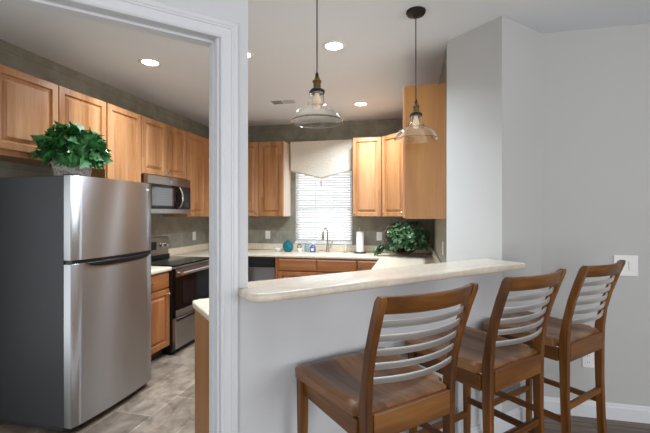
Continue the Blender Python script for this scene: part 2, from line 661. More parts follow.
# ------------------------------------------------------------------ cabinets
def door_bm(x0, x1, z0, z1, y, th=0.021, frame=0.058):
    """raised panel door: frame, groove, sloped field"""
    bm = bmesh.new()
    rings = []
    for ins, d in [(0, 0), (0, th - 0.004), (0.004, th), (frame - 0.007, th), (frame - 0.001, th - 0.016), (frame + 0.007, th - 0.016), (frame + 0.031, th - 0.002), (frame + 0.032, th)]:
        rings.append([bm.verts.new((x, y - d, z)) for x, z in ((x0 + ins, z0 + ins), (x1 - ins, z0 + ins), (x1 - ins, z1 - ins), (x0 + ins, z1 - ins))])
    for a, b in zip(rings, rings[1:]):
        for k in range(4):
            bm.faces.new((a[k], a[(k + 1) % 4], b[(k + 1) % 4], b[k]))
    bm.faces.new(rings[0])
    bm.faces.new(rings[-1])
    return bm


def slab_bm(x0, x1, z0, z1, y, th=0.02):
    bm = bmesh.new()
    rings = []
    for ins, d in [(0, 0), (0, th - 0.008), (0.008, th - 0.003), (0.014, th), (0.02, th)]:
        rings.append([bm.verts.new((x, y - d, z)) for x, z in ((x0 + ins, z0 + ins), (x1 - ins, z0 + ins), (x1 - ins, z1 - ins), (x0 + ins, z1 - ins))])
    for a, b in zip(rings, rings[1:]):
        for k in range(4):
            bm.faces.new((a[k], a[(k + 1) % 4], b[(k + 1) % 4], b[k]))
    bm.faces.new(rings[0])
    bm.faces.new(rings[-1])
    return bm


def knob_bm(x, y, z):
    bm = bmesh.new()
    mt = Matrix.Translation((x, y, z)) @ Matrix.Rotation(R(90), 4, 'X')
    lathe(bm, [(0.006, -0.001), (0.005, 0.012), (0.011, 0.018), (0.014, 0.024), (0.012, 0.029), (0.0, 0.031)], 14, mtx=mt, cap=True)
    return bm


def cabinet(name, label, loc, rotz, W, D, H, fronts, group, body='cab', dmat='cab', hmat='cab_h', toe=0.0, sides=None, cat='cabinet'):
    """local x to the viewer's right, front at y = -D"""
    t = thing(name, label, cat, loc, rotz, group)
    bm = bmesh.new()
    if toe:
        obj('toe_kick', box(0, W, -D + 0.07, -0.002, 0, toe - 0.001), 'toe', t)
    bx(bm, 0, W, -D, 0, toe, H, bev=0.0015, seg=1)
    obj('body', bm, body, t)
    for fr in fronts:
        kind, x0, x1, z0, z1 = fr[:5]
        if kind == 'door':
            d = obj('door', door_bm(x0, x1, z0, z1, -D - 0.001), dmat, t)
        else:
            d = obj('drawer_front' if kind == 'drawer' else 'false_front', slab_bm(x0, x1, z0, z1, -D - 0.001), hmat, t)
        if len(fr) > 5 and fr[5]:
            kx, kz = fr[5]
            obj('knob', knob_bm(kx, -D - 0.021, kz), 'nickel', d, True)
    for s in sides or []:
        x, mm = s
        obj('side_panel', box(x, x + 0.003, -D + 0.0, -0.0, 0.002, H - 0.002), mm, t)
    return t


ZU, HT = 1.408, 2.465        # underside and top of the wall cabinets
H = HT - ZU
g_up = 'raised panel maple wall cabinets'
LX = -3.048
rl = R(90)
cabinet('wall_cabinet', 'short double-door maple cabinet above the refrigerator', (LX, 1.98, 1.85), rl, 0.976, 0.31, HT - 1.85,
        [('door', 0.006, 0.487, 0.04, HT - 1.85 - 0.006, (0.45, 0.075)), ('door', 0.491, 0.97, 0.04, HT - 1.85 - 0.006, (0.53, 0.075))], g_up)
cabinet('wall_cabinet', 'tall single-door maple cabinet between refrigerator and microwave', (LX, 2.960, ZU), rl, 0.452, 0.31, H,
        [('door', 0.006, 0.446, 0.006, H - 0.006, (0.41, 0.05))], g_up)
cabinet('wall_cabinet', 'short double-door maple cabinet directly above the microwave', (LX, 3.416, 1.862), rl, 0.80, 0.31, HT - 1.862,
        [('door', 0.006, 0.398, 0.006, HT - 1.862 - 0.006, (0.37, 0.045)), ('door', 0.402, 0.794, 0.006, HT - 1.862 - 0.006, (0.43, 0.045))], g_up)
cabinet('wall_cabinet', 'tall single-door maple cabinet past the microwave, by the wall corner', (LX, 4.220, ZU), rl, 0.86, 0.31, H,
        [('door', 0.006, 0.43, 0.006, H - 0.006, (0.04, 0.05))], g_up)
cabinet('wall_cabinet', 'double-door maple wall cabinet just beside the window, over the dishwasher', (-2.70, 5.418, ZU), 0, 0.925, 0.31, H,
        [('door', 0.20, 0.557, 0.006, H - 0.006, (0.525, 0.045)), ('door', 0.561, 0.919, 0.006, H - 0.006, (0.593, 0.045))], g_up,
        sides=[(0.926, 'pale_side')])
cabinet('wall_cabinet', 'single-door maple wall cabinet between window and diagonal corner cabinet', (-0.80, 5.418, ZU), 0, 0.392, 0.31, H,
        [('door', 0.006, 0.386, 0.006, H - 0.006, (0.035, 0.05))], g_up)
# diagonal corner cabinet
t = thing('corner_cabinet', 'diagonal maple wall cabinet in the corner above the ivy', 'cabinet', (-0.406, 5.108, ZU), R(-45), g_up)
L = 0.472
bm = bmesh.new()
mt = t.matrix_basis.copy()
mt = Matrix.Translation((-0.406, 5.108, ZU)) @ Matrix.Rotation(R(-45), 4, 'Z')
inv = mt.inverted()
pts = [inv @ Vector((x, y, ZU)) for x, y in ((-0.406, 5.108), (-0.0725, 4.7745), (0.248, 4.7745), (0.248, 5.418), (-0.406, 5.418))]
prism(bm, [(p.x, p.y) for p in pts], 0, H)
obj('body', bm, 'cab', t)
d = obj('door', door_bm(0.02, L - 0.02, 0.006, H - 0.006, -0.001), 'cab', t)
obj('knob', knob_bm(0.05, -0.021, 0.05), 'nickel', d, True)
# run on the kitchen's right wall; its veneered end faces the bar
rr = R(-90)
cabinet('wall_cabinet', 'maple wall cabinet whose plain veneered end faces the bar, behind pendant', (0.248, 3.925, ZU), rr, 0.80, 0.31, H,
        [('door', 0.006, 0.397, 0.006, H - 0.006, (0.365, 0.05)), ('door', 0.401, 0.794, 0.006, H - 0.006, (0.433, 0.05))], g_up,
        sides=[(0.8005, 'panel')])
cabinet('wall_cabinet', 'maple wall cabinet beside the diagonal corner cabinet, facing the range', (0.248, 4.772, ZU), rr, 0.843, 0.31, H,
        [('door', 0.006, 0.42, 0.006, H - 0.006, (0.385, 0.05)), ('door', 0.424, 0.837, 0.006, H - 0.006, (0.46, 0.05))], g_up)

# base cabinets
g_lo = 'maple base cabinets'
BH = 0.868
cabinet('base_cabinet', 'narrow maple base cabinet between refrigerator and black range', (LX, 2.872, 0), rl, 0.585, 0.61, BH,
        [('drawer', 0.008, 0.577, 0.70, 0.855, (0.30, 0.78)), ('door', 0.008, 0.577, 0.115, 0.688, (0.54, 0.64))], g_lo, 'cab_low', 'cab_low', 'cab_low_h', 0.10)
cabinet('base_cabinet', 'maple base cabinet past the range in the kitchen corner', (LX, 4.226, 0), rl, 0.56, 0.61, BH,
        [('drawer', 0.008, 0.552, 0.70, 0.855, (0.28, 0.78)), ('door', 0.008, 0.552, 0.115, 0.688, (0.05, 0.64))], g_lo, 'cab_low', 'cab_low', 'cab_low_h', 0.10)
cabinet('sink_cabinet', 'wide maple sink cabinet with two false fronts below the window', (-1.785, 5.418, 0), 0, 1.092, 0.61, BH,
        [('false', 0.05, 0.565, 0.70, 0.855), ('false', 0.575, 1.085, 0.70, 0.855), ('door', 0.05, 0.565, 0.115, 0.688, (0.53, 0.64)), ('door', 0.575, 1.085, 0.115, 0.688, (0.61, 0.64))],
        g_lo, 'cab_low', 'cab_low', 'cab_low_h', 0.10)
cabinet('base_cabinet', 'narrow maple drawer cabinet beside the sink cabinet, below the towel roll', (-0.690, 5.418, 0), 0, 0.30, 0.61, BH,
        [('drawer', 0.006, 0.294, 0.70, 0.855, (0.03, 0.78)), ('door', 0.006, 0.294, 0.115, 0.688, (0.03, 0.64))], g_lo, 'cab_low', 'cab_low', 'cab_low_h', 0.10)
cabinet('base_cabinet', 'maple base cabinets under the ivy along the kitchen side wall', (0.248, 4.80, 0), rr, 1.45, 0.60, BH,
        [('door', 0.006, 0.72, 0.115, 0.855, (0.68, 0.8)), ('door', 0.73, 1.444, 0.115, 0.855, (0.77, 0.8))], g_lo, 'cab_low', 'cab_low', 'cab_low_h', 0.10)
px, py = FP(-0.55, 0.123)
cabinet('peninsula_cabinet', 'maple peninsula cabinet behind the half wall, plain end seen through the doorway', (px, py, 0), R(-135), 1.225, 0.79, BH,
        [('drawer', 0.006, 0.6, 0.70, 0.855, (0.3, 0.78)), ('drawer', 0.61, 1.219, 0.70, 0.855, (0.91, 0.78)), ('door', 0.006, 0.6, 0.115, 0.688, (0.56, 0.64)), ('door', 0.61, 1.219, 0.115, 0.688, (0.65, 0.64))],
        g_lo, 'cab_low', 'cab_low', 'cab_low_h', 0.0, sides=[(1.2255, 'panel')])

# ------------------------------------------------------------------ countertops
bm = bmesh.new()
prism(bm, [(-3.048, 4.226), (-2.395, 4.226), (-2.395, 4.785), (-0.405, 4.785), (-0.405, 3.12), FP(-0.48, 0.94), FP(-1.75, 0.94), FP(-1.79, 0.92), FP(-1.80, 0.88), FP(-1.80, 0.123), FP(-0.003, 0.123), (0.2445, 3.087), (0.2445, 3.14), (0.2445, 5.418), (-3.048, 5.418)], 0.87, 0.91, 0.012, 3, False)
ct = obj('countertop', bm, 'counter', None, True)
tag(ct, 'cream laminate countertop running below the window and around the kitchen corner', 'countertop', 'cream countertops')
bm = bmesh.new()
bx(bm, -3.048, -3.03, 4.226, 5.418, 0.911, 1.0, bev=0.004)
bx(bm, -3.03, 0.226, 5.40, 5.418, 0.911, 1.0, bev=0.004)
bx(bm, 0.226, 0.2445, 3.14, 5.418, 0.911, 1.0, bev=0.004)
obj('backsplash_lip', bm, 'counter', ct)
bm = bmesh.new()
prism(bm, [(-3.048, 2.872), (-2.395, 2.872), (-2.395, 3.455), (-3.048, 3.455)], 0.87, 0.91, 0.012, 3, False)
c2 = obj('countertop', bm, 'counter', None, True)
tag(c2, 'short cream countertop piece between refrigerator and range', 'countertop', 'cream countertops')
obj('backsplash_lip', box(-3.048, -3.03, 2.872, 3.455, 0.911, 1.0, bev=0.004), 'counter', c2)


def arc(cx, cy, r, a0, a1, n=7):
    return [(cx + r * math.cos(R(a0 + (a1 - a0) * k / n)), cy + r * math.sin(R(a0 + (a1 - a0) * k / n))) for k in range(n + 1)]


bm = bmesh.new()
pts = arc(-1.752, -0.105, 0.07, 180, 270) + arc(-0.045, -0.14, 0.045, 270, 360) + [(-0.002, 0.13), (-1.774, 0.13), (-1.774, -0.002)] + [(-1.822, -0.002)]
prism(bm, pts, 1.104, 1.140, 0.014, 4, False, F)
tag(obj('bar_counter', bm, 'bar', None, True), 'long cream raised bar counter resting on the half wall', 'bar counter')

# ------------------------------------------------------------------ refrigerator
# local: front toward -y, x to the viewer's right
fr = thing('refrigerator', 'stainless top-freezer refrigerator with charcoal sides and a plant on top', 'refrigerator', (-2.16, 2.052, 0), R(90))
W = 0.785
bm = bmesh.new()
bx(bm, 0.0, W, 0.062, 0.76, 0.05, 1.695, bev=0.004)
bx(bm, 0.03, W - 0.03, 0.09, 0.74, 0.01, 0.05)
obj('body', bm, 'fridge_side', fr)
obj('toe_grille', box(0.02, W - 0.02, 0.035, 0.088, 0.012, 0.048), 'black', fr)


def fridge_door(z0, z1):
    bm = bmesh.new()
    n = 20
    front = []
    for k in range(n + 1):
        x = W * k / n
        u = 2 * k / n - 1
        y = -0.026 * (1 - u * u)
        if k in (0, n):
            y = 0.006
        front.append((x, y))
    pts = [(0.0, 0.058)] + front + [(W, 0.058)]
    prism(bm, pts, z0, z1, 0.004, 2, False)
    return bm


obj('door', fridge_door(0.052, 1.118), 'steel', fr, True)
up = obj('freezer_door', fridge_door(1.142, 1.70), 'steel', fr, True)
obj('badge', box(W - 0.085, W - 0.045, -0.012, -0.004, 1.640, 1.652, bev=0.001), mat('badge grey', (188, 188, 186), 0.5), up)
obj('gasket', box(0.01, W - 0.01, 0.004, 0.056, 1.1185, 1.1415), 'black', fr)
bm = bmesh.new()
path = []
for k in range(13):
    x = 0.10 + (W - 0.13) * k / 12
    u = 2 * x / W - 1
    dep = 0.055 if 0 < k < 12 else 0.012
    path.append(((x, -0.026 * (1 - u * u) - 0.001, 1.119), (0, -1, 0), (0, 0, 1)))
rings = []
for k, (p, s, u) in enumerate(path):
    h = 0.034 * (1 - (abs(k - 6) / 6) ** 6) + 0.004
    rings.append([bm.verts.new(Vector(p) + Vector((0, a, b))) for a, b in ((0.004, -h), (-0.012, -h + 0.004), (-0.016, -0.004), (-0.012, 0.0), (0.004, 0.0))])
for a, b in zip(rings, rings[1:]):
    for i in range(5):
        bm.faces.new((a[i], a[(i + 1) % 5], b[(i + 1) % 5], b[i]))
bm.faces.new(rings[0]); bm.faces.new(rings[-1])
obj('handle', bm, 'black', fr)
obj('hinge_cap', box(0.03, 0.10, 0.02, 0.10, 1.7005, 1.712, bev=0.003), 'fridge_side', fr)

# ------------------------------------------------------------------ range
rg = thing('range', 'black and stainless electric range between maple base cabinets', 'stove', (-2.37, 3.461, 0), R(90))
W = 0.758
bm = bmesh.new()
bx(bm, 0, W, 0.03, 0.655, 0.03, 0.905, bev=0.003)
bx(bm, 0.03, W - 0.03, 0.06, 0.6, 0.0, 0.03)
obj('body', bm, 'black', rg)
obj('cooktop', box(-0.001, W + 0.001, -0.01, 0.60, 0.906, 0.922, bev=0.004), 'glass_black', rg)
obj('cooktop_trim', box(0.0, W, -0.014, 0.028, 0.885, 0.905, bev=0.004), 'steel_dark', rg)
od = obj('oven_door', box(0.005, W - 0.005, -0.01, 0.028, 0.385, 0.880, bev=0.004), 'glass_black', rg)
obj('door_trim', box(0.006, W - 0.006, -0.014, -0.0105, 0.39, 0.455), 'steel', od)
obj('door_trim', box(0.006, W - 0.006, -0.014, -0.0105, 0.80, 0.878), 'steel_dark', od)
obj('window', box(0.12, W - 0.12, -0.0135, -0.0105, 0.50, 0.74), mat('oven window glass', (20, 20, 22), 0.08, 0, Specular_IOR_Level=0.3), od)
bm = bmesh.new()
tube(bm, [(0.04, -0.06, 0.838), (W - 0.04, -0.06, 0.838)], 0.021, 14)
for x in (0.07, W - 0.07):
    tube(bm, [(x, -0.0145, 0.838), (x, -0.05, 0.838)], 0.010, 10)
obj('handle', bm, 'chrome', od, True)
dr = obj('drawer', box(0.005, W - 0.005, -0.012, 0.028, 0.065, 0.372, bev=0.004), 'steel', rg)
obj('drawer_pull', box(0.01, W - 0.01, -0.017, -0.0125, 0.345, 0.368), 'black', dr)
bg = obj('control_panel', box(0.0, W, 0.60, 0.66, 0.923, 1.165, bev=0.006), 'steel_dark', rg)
obj('display', box(0.24, W - 0.24, 0.594, 0.5995, 1.02, 1.115), 'glass_black', bg)
for x in (0.07, 0.16, W - 0.16, W - 0.07):
    bm = bmesh.new()
    lathe(bm, [(0.026, 0), (0.026, 0.012), (0.020, 0.016), (0.018, 0.034), (0.0, 0.036)], 18, mtx=Matrix.Translation((x, 0.5995, 1.07)) @ Matrix.Rotation(R(90), 4, 'X'), cap=True)
    obj('knob', bm, 'chrome', bg, True)
obj('backguard_base', box(0.0, W, 0.585, 0.599, 0.923, 0.955), 'black', bg)
for x, y, r in ((0.19, 0.17, 0.10), (0.57, 0.17, 0.08), (0.19, 0.43, 0.08), (0.57, 0.43, 0.10)):
    bm = bmesh.new()
    lathe(bm, [(r, 0.9222), (r, 0.9226), (r - 0.004, 0.9226), (r - 0.004, 0.9222)], 36, (x, y, 0))
    obj('burner_ring', bm, 'dark_grey', rg)

# ------------------------------------------------------------------ microwave (mounted under the short cabinet)
mw = thing('microwave', 'stainless over-the-range microwave with black glass door under short cabinet', 'microwave', (-2.66, 3.425, 1.45), R(90))
W, HM = 0.775, 0.405
obj('body', box(0, W, 0.022, 0.38, 0, HM, bev=0.004), 'steel_dark', mw)
obj('vent_band', box(0, W, -0.006, 0.021, 0.315, HM, bev=0.004), 'steel_dark', mw)
md = obj('door', box(0.0, 0.60, -0.006, 0.021, 0.052, 0.312, bev=0.003), 'glass_black', mw)
obj('window', box(0.06, 0.44, -0.0085, -0.0065, 0.085, 0.28), mat('microwave window', (20, 20, 20), 0.05, 0.0, IOR=2.4), md)
bm = bmesh.new()
tube(bm, [(0.545 + 0.022 * math.sin(PI * k / 12) * 0, -0.010 - 0.040 * math.sin(PI * k / 12), 0.065 + 0.235 * k / 12) for k in range(13)], 0.011, 12)
obj('handle', bm, 'chrome', md, True)
obj('control_panel', box(0.602, W, -0.006, 0.021, 0.052, 0.312, bev=0.003), 'black', mw)
bm = bmesh.new()
for iz in range(5):
    for ix in range(3):
        bx(bm, 0.635 + ix * 0.037, 0.661 + ix * 0.037, -0.0085, -0.0065, 0.075 + iz * 0.032, 0.095 + iz * 0.032)
obj('keypad', bm, 'dark_grey', mw)
obj('lower_trim', box(0, W, -0.006, 0.021, 0.0, 0.050, bev=0.003), 'steel', mw)
bm = bmesh.new()
lathe(bm, [(0.014, 0), (0.014, 0.003), (0.0, 0.003)], 24, mtx=Matrix.Translation((0.40, -0.0065, 0.358)) @ Matrix.Rotation(R(90), 4, 'X'), cap=True)
obj('emblem', bm, 'chrome', mw)

# ------------------------------------------------------------------ dishwasher
dw = thing('dishwasher', 'stainless dishwasher with black control strip beside the sink cabinet', 'dishwasher', (-2.388, 5.418, 0), 0)
obj('body', box(0.003, 0.597, -0.60, 0, 0.10, 0.866), 'black', dw)
obj('door', box(0.003, 0.597, -0.635, -0.602, 0.11, 0.735, bev=0.004), 'steel', dw)
cp = obj('control_panel', box(0.003, 0.597, -0.64, -0.602, 0.739, 0.862, bev=0.005), 'black', dw)
bm = bmesh.new()
for k in range(5):
    bx(bm, 0.33 + k * 0.04, 0.352 + k * 0.04, -0.643, -0.6405, 0.79, 0.80)
obj('button_row', bm, 'dark_grey', cp)
obj('toe_kick', box(0.003, 0.597, -0.55, -0.52, 0.0, 0.099), 'black', dw)

# ------------------------------------------------------------------ window dressing
vl = thing('valance', 'beige pointed linen valance over the kitchen window', 'curtain', (-1.283, 5.418, 0), 0)
bm = bmesh.new()
nx, nz = 28, 10
gr = []
wv = 0.465
for i in range(nx + 1):
    u = -1 + 2 * i / nx
    col = []
    zt = 2.49
    zb = 2.06 - 0.115 * (1 - abs(u))
    for j in range(nz + 1):
        z = zt + (zb - zt) * j / nz
        y = -0.085 - 0.008 * math.sin(u * 3.1 + j * 0.25) * (j / nz) + 0.006 * math.cos(u * 7) * (j / nz)
        col.append((u * wv, y, z))
    gr.append(col)
front = [[bm.verts.new(p) for p in c] for c in gr]
rear = [[bm.verts.new((p[0], p[1] + 0.005, p[2])) for p in c] for c in gr]
for i in range(nx):
    for j in range(nz):
        bm.faces.new((front[i][j], front[i + 1][j], front[i + 1][j + 1], front[i][j + 1]))
        bm.faces.new((rear[i][j], rear[i][j + 1], rear[i + 1][j + 1], rear[i + 1][j]))
for i in range(nx):
    bm.faces.new((front[i][0], rear[i][0], rear[i + 1][0], front[i + 1][0]))
    bm.faces.new((front[i][nz], front[i + 1][nz], rear[i + 1][nz], rear[i][nz]))
for i in (0, nx):
    for j in range(nz):
        bm.faces.new((front[i][j], front[i][j + 1], rear[i][j + 1], rear[i][j]))
for sx in (-1, 1):
    bx(bm, sx * wv - (0.004 if sx > 0 else 0), sx * wv + (0.004 if sx < 0 else 0), -0.078, -0.002, 2.07, 2.49)
bx(bm, -wv, wv, -0.078, -0.002, 2.475, 2.489)
obj('fabric', bm, 'valance', vl, True)
bm = bmesh.new()
for sx in (-1, 1):
    path = []
    for k in range(10):
        u = sx * (1 - k / 9)
        zb = 2.06 - 0.115 * (1 - abs(u))
        path.append(((u * wv, -0.096, zb + 0.004), (0, 1, 0), (0, 0, 1)))
    sweep(bm, path, [(-0.003, -0.004), (0.006, -0.004), (0.006, 0.016), (-0.003, 0.016)])
obj('border', bm, 'valance_trim', vl)
bm = bmesh.new()
lathe(bm, [(0.0, 0.0), (0.003, -0.002), (0.003, -0.03), (0.012, -0.034), (0.013, -0.048), (0.008, -0.052), (0.016, -0.095), (0.014, -0.10), (0, -0.10)], 14, (0, -0.094, 1.945))
obj('tassel', bm, 'valance_trim', vl, True)

bl = thing('window_blind', 'white horizontal slat blind inside the kitchen window', 'blind', (-1.28, 5.44, 0), 0)
bm = bmesh.new()
z = 1.065
while z < 2.34:
    mt = Matrix.Translation((0, 0.0, z)) @ Matrix.Rotation(R(-42), 4, 'X')
    bx(bm, -0.418, 0.418, -0.02, 0.02, -0.0012, 0.0012, mtx=mt)
    z += 0.036
obj('slats', bm, 'blind', bl)
obj('bottom_rail', box(-0.418, 0.418, -0.018, 0.018, 1.036, 1.052, bev=0.003), 'white', bl)
obj('head_rail', box(-0.42, 0.42, -0.018, 0.024, 2.35, 2.395), 'white', bl)
bm = bmesh.new()
for x in (-0.30, 0.30):
    tube(bm, [(x, -0.022, 1.05), (x, -0.022, 2.35)], 0.0015, 6)
obj('ladder_cord', bm, 'white', bl)

# ------------------------------------------------------------------ things on the counters
Z = 0.911


def lathe_obj(name, label, cat, loc, prof, m, seg=28, group=None):
    bm = bmesh.new()
    lathe(bm, prof, seg)
    o = obj(name, bm, m, None, True, 50)
    o.location = loc
    return tag(o, label, cat, group)


lathe_obj('ceramic_bowl', 'small white ceramic dish beside the teal jar', 'bowl', (-1.88, 5.2, Z), [(0, 0), (0.04, 0), (0.05, 0.01), (0.056, 0.045), (0.052, 0.045), (0.045, 0.014), (0, 0.012)], 'white')
jar = thing('glass_jar', 'round ribbed teal glass jar with a little lid', 'jar', (-1.735, 5.19, Z))
bm = bmesh.new()
lathe(bm, [(0, 0), (0.04, 0), (0.066, 0.02), (0.078, 0.06), (0.074, 0.10), (0.055, 0.128), (0.034, 0.136)], 40)
for v in bm.verts:
    a = math.atan2(v.co.y, v.co.x)
    k = 1 - 0.05 * abs(math.cos(4 * a)) ** 3
    v.co.x *= k
    v.co.y *= k
obj('body', bm, 'teal', jar, True)
bm = bmesh.new()
lathe(bm, [(0.036, 0.137), (0.038, 0.142), (0.025, 0.150), (0.008, 0.154), (0.010, 0.164), (0, 0.168)], 24)
obj('lid', bm, 'teal', jar, True)
dg = thing('scrub_holder', 'small white holder with a dark ring beside the sink', 'holder', (-1.575, 5.22, Z))
bm = bmesh.new()
lathe(bm, [(0, 0), (0.032, 0), (0.034, 0.01), (0.030, 0.045), (0.024, 0.05), (0, 0.05)], 20)
obj('body', bm, 'white', dg, True)
bm = bmesh.new()
tube(bm, [(0.028 * math.cos(2 * PI * k / 20), -0.012, 0.075 + 0.026 * math.sin(2 * PI * k / 20)) for k in range(20)], 0.005, 8, True)
obj('ring', bm, 'bronze', dg, True)
bt = thing('soap_bottle', 'pale aqua pump bottle beside the violet soap bottle', 'bottle', (-1.475, 5.24, Z))
bm = bmesh.new()
lathe(bm, [(0, 0), (0.028, 0), (0.031, 0.006), (0.031, 0.085), (0.024, 0.10), (0.011, 0.106), (0.011, 0.118)], 24)
obj('body', bm, 'aqua', bt, True)
bm = bmesh.new()
lathe(bm, [(0.013, 0.118), (0.013, 0.132), (0.004, 0.134), (0.004, 0.155), (0.009, 0.156), (0.009, 0.164), (0, 0.165)], 16, cap=True)
tube(bm, [(0, 0, 0.16), (0, -0.03, 0.16), (0, -0.036, 0.154)], 0.004, 8)
obj('pump', bm, 'white', bt, True)
b2 = thing('dish_soap', 'violet blue squat soap bottle next to the faucet', 'bottle', (-1.375, 5.2, Z))
bm = bmesh.new()
pr = [(0.0, 0.0), (0.040, 0.0), (0.043, 0.008), (0.043, 0.06), (0.034, 0.085), (0.016, 0.098), (0.014, 0.108)]
lathe(bm, pr, 28)
for v in bm.verts:
    v.co.y *= 0.65
obj('body', bm, 'blue_soap', b2, True)
bm = bmesh.new()
lathe(bm, [(0.016, 0.108), (0.016, 0.125), (0.009, 0.128), (0.008, 0.138), (0, 0.139)], 18, cap=True)
obj('cap', bm, 'white', b2, True)
obj('sticker', box(-0.022, 0.022, -0.0300, -0.0282, 0.02, 0.055), 'white', b2)

fc = thing('faucet', 'satin nickel gooseneck faucet with side lever below the window', 'faucet', (-1.18, 5.27, Z))
bm = bmesh.new()
lathe(bm, [(0.0, 0), (0.034, 0), (0.034, 0.008), (0.026, 0.014), (0.024, 0.06), (0.019, 0.08), (0, 0.08)], 22)
obj('base', bm, 'nickel', fc, True)
bm = bmesh.new()
neck = [(0, 0, 0.078), (0, 0, 0.14), (0, 0, 0.26)] + [(-0.016 * (1 - math.cos(R(a))), -0.07 * (1 - math.cos(R(a))), 0.26 + 0.07 * math.sin(R(a))) for a in range(15, 166, 15)]
tube(bm, neck, 0.0125, 14)
obj('spout', bm, 'nickel', fc, True)
e = neck[-1]
bm = bmesh.new()
tube(bm, [(e[0], e[1] - 0.003, e[2] + 0.004), (e[0], e[1] - 0.012, e[2] - 0.05), (e[0], e[1] - 0.016, e[2] - 0.10)], [0.015, 0.018, 0.022], 14)
obj('spray_head', bm, 'nickel', fc, True)
bm = bmesh.new()
tube(bm, [(0.02, 0, 0.055), (0.05, -0.004, 0.07), (0.062, -0.008, 0.11), (0.075, -0.01, 0.155)], [0.012, 0.010, 0.008, 0.010], 12)
obj('lever', bm, 'nickel', fc, True)
tb = lathe_obj('glass_tumbler', 'clear drinking glass standing beyond the faucet', 'glass', (-0.915, 5.22, Z), [(0, 0), (0.028, 0), (0.036, 0.10), (0.034, 0.10), (0.026, 0.006), (0, 0.006)], 'glass')
pt = thing('paper_towel', 'white paper towel roll on an upright stand', 'paper towel', (-0.715, 5.22, Z))
bm = bmesh.new()
lathe(bm, [(0, 0), (0.085, 0), (0.085, 0.008), (0.02, 0.014), (0, 0.014)], 30)
obj('base', bm, 'bronze', pt, True)
bm = bmesh.new()
lathe(bm, [(0.010, 0.016), (0.052, 0.016), (0.052, 0.290), (0.010, 0.290), (0.010, 0.016)], 30)
obj('roll', bm, 'paper', pt, True)
bm = bmesh.new()
lathe(bm, [(0.007, 0.0145), (0.007, 0.325), (0.012, 0.330), (0.012, 0.345), (0, 0.352)], 14)
obj('rod', bm, 'nickel', pt, True)


# ------------------------------------------------------------------ plants
def leaf(bm, pos, dirv, nrm, ln, wd, lobes, fold=0.18, droop=0.25):
    d = dirv.normalized()
    s = d.cross(nrm).normalized()
    n = s.cross(d).normalized()
    if lobes:
        out = [(0.0, 0.0), (0.05, 0.32), (0.22, 0.50), (0.34, 0.30), (0.55, 0.42), (0.66, 0.22), (1.0, 0.0)]
    else:
        out = [(0.0, 0.0), (0.15, 0.28), (0.38, 0.46), (0.52, 0.36), (0.70, 0.34), (0.86, 0.15), (1.0, 0.0)]

    def P(t, w):
        return pos + d * (ln * t) + s * (wd * w) + n * (fold * wd * abs(w) * 2 - droop * ln * t * t)
    mid = [bm.verts.new(P(t, 0)) for t, w in out]
    for sg in (-1, 1):
        ed = [bm.verts.new(P(t, sg * w)) for t, w in out[1:-1]]
        bm.faces.new((mid[0], mid[1], ed[0]))
        for k in range(len(ed) - 1):
            bm.faces.new((mid[k + 1], mid[k + 2], ed[k + 1], ed[k]))
        bm.faces.new((mid[-2], mid[-1], ed[-1]))


pl = thing('potted_plant', 'bushy green leafy plant in a whitewashed wicker pot on the refrigerator', 'plant', (-2.42, 2.31, 1.714))
bm = bmesh.new()
lathe(bm, [(0, 0), (0.105, 0), (0.112, 0.01), (0.125, 0.085), (0.132, 0.09), (0.132, 0.105), (0.120, 0.105), (0.112, 0.09), (0, 0.085)], 36)
for v in bm.verts:
    a = math.atan2(v.co.y, v.co.x)
    k = 1 + 0.012 * math.sin(18 * a + v.co.z * 200)
    v.co.x *= k
    v.co.y *= k
obj('pot', bm, 'basket', pl, True)
bm = bmesh.new()
rnd = random.Random(5)
stems = bmesh.new()
for k in range(230):
    az = rnd.uniform(0, 2 * PI)
    el = math.asin(rnd.uniform(-0.30, 1.0))
    dv = Vector((math.cos(az) * math.cos(el), math.sin(az) * math.cos(el), math.sin(el)))
    rad = rnd.uniform(0.55, 1.0)
    p = Vector((dv.x * 0.19 * rad, dv.y * 0.175 * rad, 0.155 + dv.z * (0.20 if dv.z > 0 else 0.16) * rad))
    if p.z < 0.02 and math.hypot(p.x, p.y) < 0.17:
        p.z = 0.11
    if p.x < -0.17:
        p.x = -0.17
    out = (dv * 0.75 + Vector((rnd.uniform(-.6, .6), rnd.uniform(-.6, .6), rnd.uniform(-0.75, 0.25)))).normalized()
    nr = (dv + Vector((rnd.uniform(-.5, .5), rnd.uniform(-.5, .5), rnd.uniform(0, .8)))).normalized()
    ln = rnd.uniform(0.075, 0.125)
    if (p + out * ln).x < -0.245:
        out.x = abs(out.x)
    if (p + out * ln).z < 0.01:
        out.z = 0.02
    leaf(bm, p, out, nr, ln, ln * 0.92, True)
    if k % 6 == 0:
        tube(stems, [(dv.x * 0.03, dv.y * 0.03, 0.088), p * 0.5 + Vector((0, 0, 0.06)), p], 0.003, 6)
obj('foliage', bm, 'leaf', pl)
obj('stems', stems, 'stem', pl)

